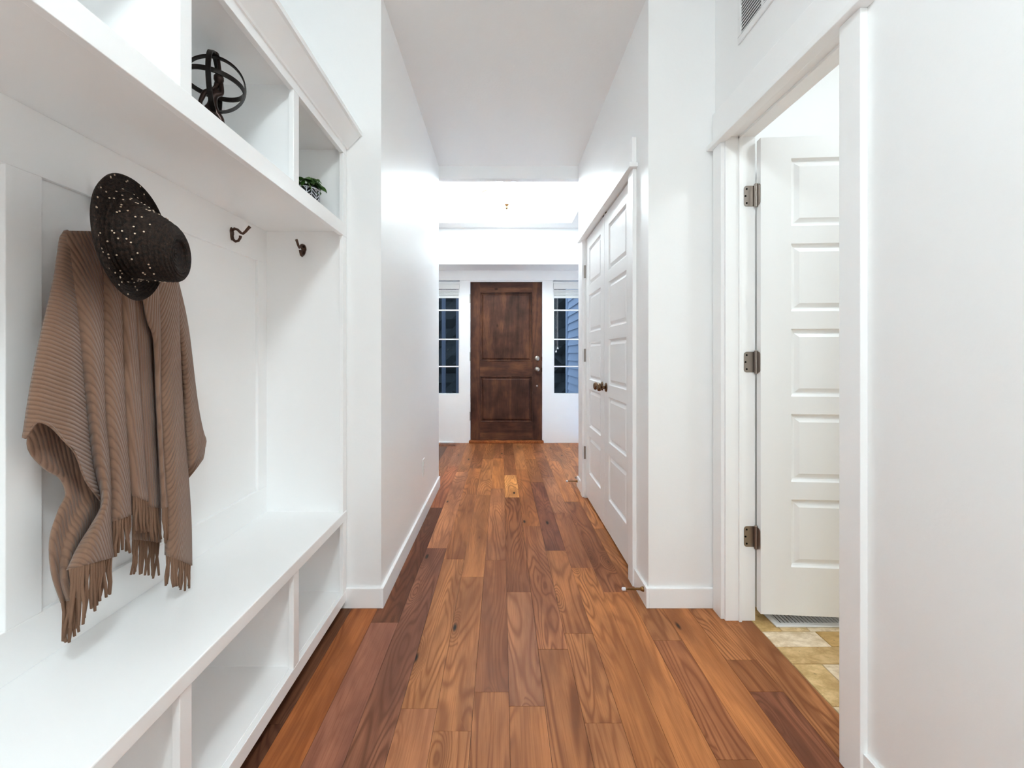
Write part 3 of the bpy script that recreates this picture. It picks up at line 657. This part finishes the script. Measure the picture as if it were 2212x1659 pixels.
obj('pot_rim', lathe(BM(), [(PR,PH), (PR*1.02,PH+0.002), (PR*0.99,PH+0.005), (PR*0.93,PH+0.003), (PR*0.92,PH-0.03), (0.0,PH-0.025)], 40, Matrix.Translation(pc)), mat('black_glaze', (18,18,20), 0.3), e, smooth=True)
def leaf_mat(name, c1, c2):
    m = mat(name, c1, 0.38, spec=0.4); g = N(m); tc = g.new('ShaderNodeTexCoord')
    g.put(g.b.inputs['Base Color'], g.mix(g.noise(tc.outputs['Object'], 60.0, 2.0), lin(c1), lin(c2))); return m
LM = [leaf_mat('leaf_green', (28,58,22), (72,112,44)), leaf_mat('leaf_light_green', (52,92,36), (112,150,74))]
lm = []
for q in range(2):
    bm = BM(); L, Wd = 0.042, 0.0115; rows_ = []
    for i in range(6):
        t = i/5; wv = Wd*math.sin(math.pi*min(1, t*0.93+0.07))**0.8 if i < 5 else 0.0004
        zc = -0.012*t*t*(1+q); rows_.append([bm.verts.new((s*wv, L*t, zc+(0.004*abs(s) if s else 0))) for s in (-1, 0, 1)])
    for a, b in zip(rows_, rows_[1:]):
        for k in range(2): bm.faces.new((a[k], a[k+1], b[k+1], b[k]))
    me = bpy.data.meshes.new('leaf'); bm.to_mesh(me); bm.free(); me.materials.append(LM[q])
    for p_ in me.polygons: p_.use_smooth = True
    lm.append(me)
random.seed(11)
for s in range(10):                                 # stems, each with a run of leaves
    a = s*2*math.pi/10+random.uniform(-0.2, 0.2); out = Vector((math.cos(a), math.sin(a), 0))
    reach = random.uniform(0.05, 0.085); hi = random.uniform(0.02, 0.042)
    if -0.9 < ((a-0.3+math.pi) % (2*math.pi))-math.pi < 0.9: reach *= 0.75
    pts = [pc+Vector((0,0,PH-0.02))+out*0.015, pc+Vector((0,0,PH+hi))+out*reach*0.45, pc+Vector((0,0,PH+hi*0.9))+out*reach*0.8, pc+Vector((0,0,PH+hi*0.35))+out*reach*1.05]
    st = obj('stem', tube(BM(), pts, [0.0022,0.002,0.0016,0.001], 6), LM[0], e)
    for i in range(9):
        t = 0.12+0.88*i/8; seg = min(2, int(t*3)); pp = pts[seg].lerp(pts[seg+1], t*3-seg)
        lo = bpy.data.objects.new('leaf', lm[random.random() < 0.45]); C.objects.link(lo); lo.parent = e; lo.location = pp-pc; WL[lo] = pp
        az = a-math.pi/2+random.choice((-1,1))*random.uniform(0.3, 1.3)
        sc = random.uniform(0.75, 1.15)
        lo.rotation_euler = (random.uniform(-0.5, 0.5)-0.5*t, random.uniform(-0.6, 0.6), az); lo.scale = (sc, sc, sc)
        # keep leaves clear of the end panel and back
        tip = pp+Vector((-math.sin(az), math.cos(az), 0))*0.042*sc
        if tip.y > 2.03 or tip.x < -1.05: lo.rotation_euler[2] = az+math.pi

# ------------------------------------------------------------------ knitted shawl
def shawl_mat():
    m = mat('brown_ribbed_knit', (138,108,88), 0.92, spec=0.12); g = N(m)
    b = g.b; b.inputs['Sheen Weight'].default_value = 0.25; b.inputs['Sheen Roughness'].default_value = 0.6
    tc = g.new('ShaderNodeTexCoord'); sp = g.new('ShaderNodeSeparateXYZ'); g.put(sp.inputs[0], tc.outputs['UV'])
    wob = g.noise(tc.outputs['UV'], 18.0, 2.0)
    rib = g.math('ADD', g.math('MULTIPLY', g.math('SINE', g.math('ADD', g.math('MULTIPLY', sp.outputs[0], 2*math.pi/0.0088), g.math('MULTIPLY', wob, 1.6))), 0.5), 0.5)
    fz = g.noise(tc.outputs['Object'], 900.0, 2.0)
    gro = g.math('SUBTRACT', 1.0, g.smooth(rib, 0.0, 0.42))
    c = g.mix(g.math('MULTIPLY', gro, 0.30), lin((140,108,88)), lin((84,61,48)))  # rib grooves darkened: crease shade put into the yarn colour
    c = g.mix(g.math('MULTIPLY', fz, 0.30), c, lin((116,88,70)))
    g.put(b.inputs['Base Color'], c)
    g.bump(g.math('ADD', g.math('POWER', rib, 0.6), g.math('MULTIPLY', fz, 0.25)), 0.75, 0.0024)
    return m
M_KNIT = shawl_mat()
M_FRINGE = mat('brown_wool_fringe', (132,102,83), 0.95, spec=0.1, bump=(900, 0.5))
def cr(pts, t):                                    # smooth polyline by arc length
    pts = [Vector((p[0], p[1], 0)) for p in pts]; L = [0]
    for a, b in zip(pts, pts[1:]): L.append(L[-1]+(b-a).length)
    s = t*L[-1]; i = 0
    while i < len(pts)-2 and s > L[i+1]: i += 1
    f = (s-L[i])/max(1e-9, L[i+1]-L[i])
    p0 = pts[max(i-1, 0)]; p1 = pts[i]; p2 = pts[i+1]; p3 = pts[min(i+2, len(pts)-1)]
    return 0.5*((2*p1)+(p2-p0)*f+(2*p0-5*p1+4*p2-p3)*f*f+(3*p1-p0-3*p2+p3)*f**3)
sh = empty('shawl', (-0.98, 1.2, 0.44)); tag(sh, 'brown ribbed knit shawl with long fringe hanging on the locker back', 'shawl')
SB = BM(); UVL = SB.loops.layers.uv.new('UVMap')
def ribbon(L, R, x0, x1, bulge, ang=0.0, nc=16, nr=44, hem=None, ripple=0.0, edge=None):
    """cloth fold between two outline curves; x0 -> x1 distance of its top and bottom from the viewer's axis, bulge out of the wall"""
    def pos(s, t):
        l = cr(L, t); r = cr(R, t); p = l.lerp(r, s)
        if hem: p.y += hem(s)*t**7
        x = x0+(x1-x0)*t+bulge*(0.35+0.65*t)*math.sin(math.pi*s)**0.8+ripple*math.sin(s*9+t*2.0)*t
        if edge: x += edge(s, t)
        return at(p.x, p.y, x)
    G = [[pos(s/nc, t/nr) for s in range(nc+1)] for t in range(nr+1)]
    V = [[SB.verts.new(p) for p in row] for row in G]
    ca, sa = math.cos(ang), math.sin(ang)
    def uv(i, j): p = G[j][i]; return (p.y*ca+p.z*sa, -p.y*sa+p.z*ca)
    for j in range(nr):
        for i in range(nc):
            f = SB.faces.new((V[j][i], V[j][i+1], V[j+1][i+1], V[j+1][i])); f.smooth = True
            for lp, (a, b) in zip(f.loops, ((i,j),(i+1,j),(i+1,j+1),(i,j+1))): lp[UVL].uv = uv(a, b)
    return pos
# back layers
rT = ribbon([(100,780),(70,900),(58,965),(95,1010),(128,1030),(143,1066),(126,1105),(109,1165),(113,1235),(134,1300)], [(170,780),(190,900),(205,980),(218,1040),(220,1085),(205,1125),(185,1165),(165,1215),(155,1255),(166,1292)], -1.005, -0.992, 0.020, ang=0.2, ripple=0.008, nc=24)
rB = ribbon([(285,640),(288,860),(287,1000),(285,1165)], [(345,640),(345,860),(346,1000),(346,1172)], -1.025, -1.005, 0.012)
rW = ribbon([(370,760),(395,900),(398,1000),(402,1042)], [(400,760),(428,900),(441,960),(437,992)], -1.018, -1.0, 0.015, ang=-0.7)
# front folds
r5 = ribbon([(268,600),(276,640),(288,860),(302,1000),(314,1094)], [(322,600),(318,640),(330,860),(338,1000),(342,1098)], -0.992, -0.970, 0.010, ang=0.02)
r1 = ribbon([(146,499),(132,512),(119,600),(91,720),(67,840),(50,950)], [(176,520),(172,610),(178,720),(190,860),(205,995),(222,1083)], -1.004, -0.972, 0.040, ang=1.12, nc=26,
            hem=lambda s: -72*(1/(1+math.exp(-(s-0.10)*30)))*(1/(1+math.exp((s-0.70)*28)))+6*math.sin(s*14), ripple=0.006)
r2 = ribbon([(142,499),(146,540),(152,600),(170,700),(187,860),(203,995),(221,1083),(203,1128),(172,1178),(146,1232)], [(232,500),(226,622),(226,860),(236,1000),(241,1130),(244,1204)], -0.990, -0.955, 0.030, ang=0.42, nc=20)
r3 = ribbon([(214,520),(223,622),(224,860),(234,1000),(238,1130)], [(272,520),(263,622),(270,860),(279,1000),(284,1112)], -0.985, -0.960, 0.024, ang=0.36)
r4 = ribbon([(262,560),(264,640),(271,860),(279,1000),(285,1070)], [(284,560),(290,700),(303,860),(312,1000),(318,1084)], -0.978, -0.956, 0.014, ang=0.10, nc=10)
r8 = ribbon([(350,580),(372,680),(388,760),(397,900),(403,1018)], [(379,590),(404,700),(424,860),(437,930),(444,953),(437,980)], -0.998, -0.975, 0.026, ang=-0.62)
r7 = ribbon([(312,600),(338,720),(344,860),(351,1000),(358,1100),(358,1198)], [(382,592),(388,760),(394,880),(403,1000),(411,1120),(413,1222)], -0.984, -0.944, 0.028, ang=-0.50)
r6 = ribbon([(300,600),(316,690),(333,738),(339,860),(346,1000),(350,1098)], [(340,600),(345,720),(346,860),(353,1000),(363,1096)], -0.972, -0.946, 0.008, ang=-0.12, nc=10)
drape = obj('drape', SB, M_KNIT, sh)
sm = drape.modifiers.new('thickness', 'SOLIDIFY'); sm.thickness = 0.0032; sm.offset = -1
random.seed(5)
def fringe(pos, s0, s1, n, len0, len1, rr=0.0034, lean=0.0):
    for i in range(n):
        s = s0+(s1-s0)*(i+0.5)/n; p = pos(s, 1.0); p0 = pos(s, 0.965)
        Lg = (len0+(len1-len0)*(i+0.5)/n)*(abs(p.x)/F*p.y/abs(p.x))*random.uniform(0.93, 1.07)
        Lg = min(Lg, p.z-0.4475)
        dy, dxx = random.uniform(-0.010, 0.010)+lean, random.uniform(-0.010, 0.008)
        w1 = random.uniform(-0.003, 0.003)
        pts = [p0.lerp(p, 0.3), p, p+Vector((dxx*0.2, dy*0.2+w1, -Lg*0.33)), p+Vector((dxx*0.6, dy*0.6-w1, -Lg*0.68)), p+Vector((dxx, dy, -Lg))]
        obj('fringe_strand', tube(BM(), pts, [rr*0.9, rr, rr, rr, rr*0.85], 7), M_FRINGE, sh, smooth=True)
fringe(rT, 0.0, 1.0, 9, 88, 78, lean=-0.002)
fringe(r2, 0.04, 0.98, 17, 140, 72)
fringe(r3, 0.02, 0.98, 8, 70, 76)
fringe(r4, 0.05, 0.95, 6, 78, 70)
fringe(r5, 0.1, 0.95, 6, 76, 72)
fringe(r6, 0.1, 0.95, 4, 76, 66)
fringe(rB, 0.02, 0.98, 12, 74, 70)
fringe(r7, 0.02, 0.98, 12, 62, 52)

# ------------------------------------------------------------------ hat
def hat_mat():
    m = mat('dark_brown_straw', (44,31,24), 0.72, spec=0.3); g = N(m)
    tc = g.new('ShaderNodeTexCoord'); n1 = g.noise(tc.outputs['Object'], 140.0, 4.0, 0.6); n2 = g.noise(tc.outputs['Object'], 420.0, 3.0, 0.6)
    g.put(g.b.inputs['Base Color'], g.mix(g.smooth(n1, 0.3, 0.75), lin((20,14,11)), lin((56,39,29))))
    g.bump(g.math('ADD', n1, n2), 0.9, 0.003); return m
M_HAT = hat_mat()
hb = at(280, 512, -0.885)
hM = axisM(hb, (1, 0.2, 0.0))
e = empty('sun_hat', hb); tag(e, 'dark brown woven brimmed hat dotted with sequins, hung over the shawl', 'hat')
def hw(p, a, r, z): return p
def interp(P_, n):
    out = []
    for i in range(n+1):
        t = i/n*(len(P_)-1); k = min(int(t), len(P_)-2); f = t-k; out.append((P_[k][0]+(P_[k+1][0]-P_[k][0])*f, P_[k][1]+(P_[k+1][1]-P_[k][1])*f))
    return out
crown = [(0.106,0.000), (0.097,0.008), (0.090,0.024), (0.085,0.042), (0.080,0.060), (0.075,0.078), (0.069,0.094), (0.060,0.105), (0.048,0.110), (0.038,0.108), (0.031,0.102), (0.016,0.099), (0.002,0.099)]
cr_ = [(r+0.0016*math.sin(i*math.pi/2), z+(0.0010*math.sin(i*math.pi/2) if r < 0.07 else 0)) for i, (r, z) in enumerate(interp(crown, 80))]
upv = hM.to_3x3().inverted() @ Vector((0,0,1))
def cw(p, a, r, z): return p-upv*(0.36*max(0, z))
obj('crown', lathe(BM(), cr_, 64, hM, wob=cw), M_HAT, e, smooth=True)
brim = [(0.102,0.003), (0.108,0.0), (0.117,0.000), (0.126,0.002), (0.134,0.007), (0.140,0.014)]
br = [(r, z+0.0016*math.sin(i*math.pi/2)) for i, (r, z) in enumerate(interp(brim, 32))]
br = br+[(0.142,0.010)]+[(r, z-0.006) for r, z in br[::-1]]
ldn = hM.to_3x3().inverted() @ Vector((0,-0.7,-0.7))
def bw(p, a, r, z):
    k = max(0, (r-0.104)/0.04); d = p.normalized().dot(upv)
    q_ = max(0, p.normalized().dot(ldn)); p = p+Vector((p.x, p.y, 0)).normalized()*(0.014*k*q_)
    return p+Vector((0,0,1))*(k*0.006*math.sin(2*a+0.6)+k*0.008*(-d))
obj('brim', lathe(BM(), br, 72, hM, wob=bw), M_HAT, e, smooth=True)
M_SEQ = mat('pale_sequins', (230,205,180), 0.2, metal=0.3)
bm = BM(); random.seed(21)
camdir = (hM.to_3x3().inverted() @ (Vector((0,0,CH))-hb)).normalized()
for i in range(150):
    a = random.uniform(0, 2*math.pi); t = random.uniform(0, 1)
    if random.random() < 0.7: r, z = interp(crown[:6], 100)[int(t*99)]; nrm = Vector((math.cos(a), math.sin(a), 0.25)).normalized(); off_ = 0.0026; pw = cw(Vector((r*math.cos(a), r*math.sin(a), z)), a, r, z)
    else: r, z = interp(brim[1:], 100)[int(t*99)]; nrm = Vector((0,0,1)); off_ = 0.0028; pw = bw(Vector((r*math.cos(a), r*math.sin(a), z)), a, r, z)
    lathe(bm, [(0,0.0008), (0.0018,0.0004), (0.002,-0.001)], 6, hM @ axisM(pw+nrm*off_, nrm))
tag(obj('sequins', bm, M_SEQ, e), kind='stuff')

# ------------------------------------------------------------------ small fixtures
def outlet(x, y, z):
    e = empty('wall_outlet', (x, y, z)); tag(e, 'white double power outlet low on the left hall wall', 'outlet')
    obj('cover_plate', box(x, x+0.006, y-0.036, y+0.036, z-0.058, z+0.058), M_PLASTIC, e, bevel=0.003)
    for s in (-1, 1): obj('socket', box(x+0.005, x+0.009, y-0.017, y+0.017, z+s*0.024-0.015, z+s*0.024+0.015), M_PLASTIC, e, bevel=0.003)
outlet(XL, F*abs(XL)/(VX-914), 0.362)
def stop(y, z, label):
    p = Vector((XR-BT, y, z)); e = empty('door_stop', p); tag(e, label, 'door stop', 'spring door stops')
    obj('base_cup', lathe(BM(), [(0,0), (0.012,0), (0.011,0.006), (0.006,0.016), (0,0.016)], 16, axisM(p, (-1,0,0))), M_BRASS, e, smooth=True)
    bm = BM(); L = 0.072; n = 150
    tube(bm, [p+Vector((-0.012-L*i/n, 0.0052*math.cos(i*0.9)*(1-0.35*i/n), 0.0052*math.sin(i*0.9)*(1-0.35*i/n)-0.004*(i/n)**2+0.004*(i/n))) for i in range(n+1)], 0.0016, 5)
    obj('spring', bm, M_BRASS, e, smooth=True)
    obj('rubber_tip', lathe(BM(), [(0,0), (0.0075,0), (0.008,0.012), (0.006,0.017), (0,0.018)], 14, axisM(p+Vector((-0.082,0,0)), (-1,0,0))), M_RUBBER, e, smooth=True)
stop(D1+0.03, 0.066, 'bronze spring door stop with white tip on the near baseboard corner')
stop(3.93, 0.055, 'bronze spring door stop on the far baseboard past the closet')
# return-air grille high on the right wall
gy1, gy0, gz0, gz1 = 1.862, 1.25, 2.395, 2.70
e = empty('air_grille', (XW, (gy0+gy1)/2, gz0)); tag(e, 'white louvred air return grille high on the wall above the side door', 'air grille')
T = 0.007
obj('frame', boxes((XW-T, XW, gy0, gy1, gz0, gz0+0.028), (XW-T, XW, gy0, gy1, gz1-0.028, gz1), (XW-T, XW, gy0, gy0+0.026, gz0+0.028, gz1-0.028), (XW-T, XW, gy1-0.026, gy1, gz0+0.028, gz1-0.028),
    (XW-T*0.8, XW, 1.682, 1.696, gz0+0.028, gz1-0.028), (XW-T*0.8, XW, 1.452, 1.466, gz0+0.028, gz1-0.028)), M_REG, e, bevel=0.002)
obj('backing', box(XW-0.0008, XW-0.0002, gy0+0.02, gy1-0.02, gz0+0.02, gz1-0.02), mat('grey_duct', (150,150,150), 0.8), e)
bm = BM()
z = gz0+0.030
while z < gz1-0.034:
    bx(bm, 0, 1, gy0+0.026, gy1-0.026, 0, 1, f=lambda a, b, c, z=z: (XW-0.001-0.005*(1-a), b, z+0.0105*(1-c)*0+ (0.010*a) + 0.0022*c))
    z += 0.0130
tag(obj('louvres', bm, M_REG, e), kind='stuff')
for y in (gy1-0.012,): obj('screw', lathe(BM(), [(0,0.0022), (0.003,0.002), (0.004,0)], 12, axisM((XW-T, y, gz0+0.1), (-1,0,0))), M_REG, e)
# white floor register behind the open side door
rx0, rx1, ry0, ry1 = 1.145, 1.475, 1.912, 2.062
e = empty('floor_register', ((rx0+rx1)/2, (ry0+ry1)/2, 0)); tag(e, 'white louvred floor register in the tile under the open side door', 'floor register')
obj('frame', boxes((rx0, rx1, ry0, ry0+0.024, 0.001, 0.008), (rx0, rx1, ry1-0.024, ry1, 0.001, 0.008), (rx0, rx0+0.022, ry0+0.024, ry1-0.024, 0.001, 0.008), (rx1-0.022, rx1, ry0+0.024, ry1-0.024, 0.001, 0.008)), M_REG, e, bevel=0.002)
obj('duct', box(rx0+0.02, rx1-0.02, ry0+0.02, ry1-0.02, 0.0008, 0.0014), M_DARK, e)
nS = 18
for i in range(nS):
    x = rx0+0.028+(rx1-rx0-0.056)*i/(nS-1)
    obj('louvre', boxes((0, 1, ry0+0.022, ry1-0.022, 0, 1), f=lambda a, b, c, x=x: (x-0.003+0.003*a+0.004*c, b, 0.0014+0.0058*c)), M_REG, e)
# bronze floor register in the foyer
e = empty('floor_register', (-0.73, 5.755, 0)); tag(e, 'flat wooden floor register with dark slots left of the front door', 'floor register')
pl = obj('plate', box(-0.90, -0.575, 5.70, 5.81, 0.0006, 0.0035), M_FLOOR, e, bevel=0.001); pl.color = lin((160,98,64))
for i in range(20):
    x = -0.885+i*0.0152
    obj('slot', boxes((x, x+0.008, 5.725, 5.785, 0.0036, 0.0040)), M_DARK, e)
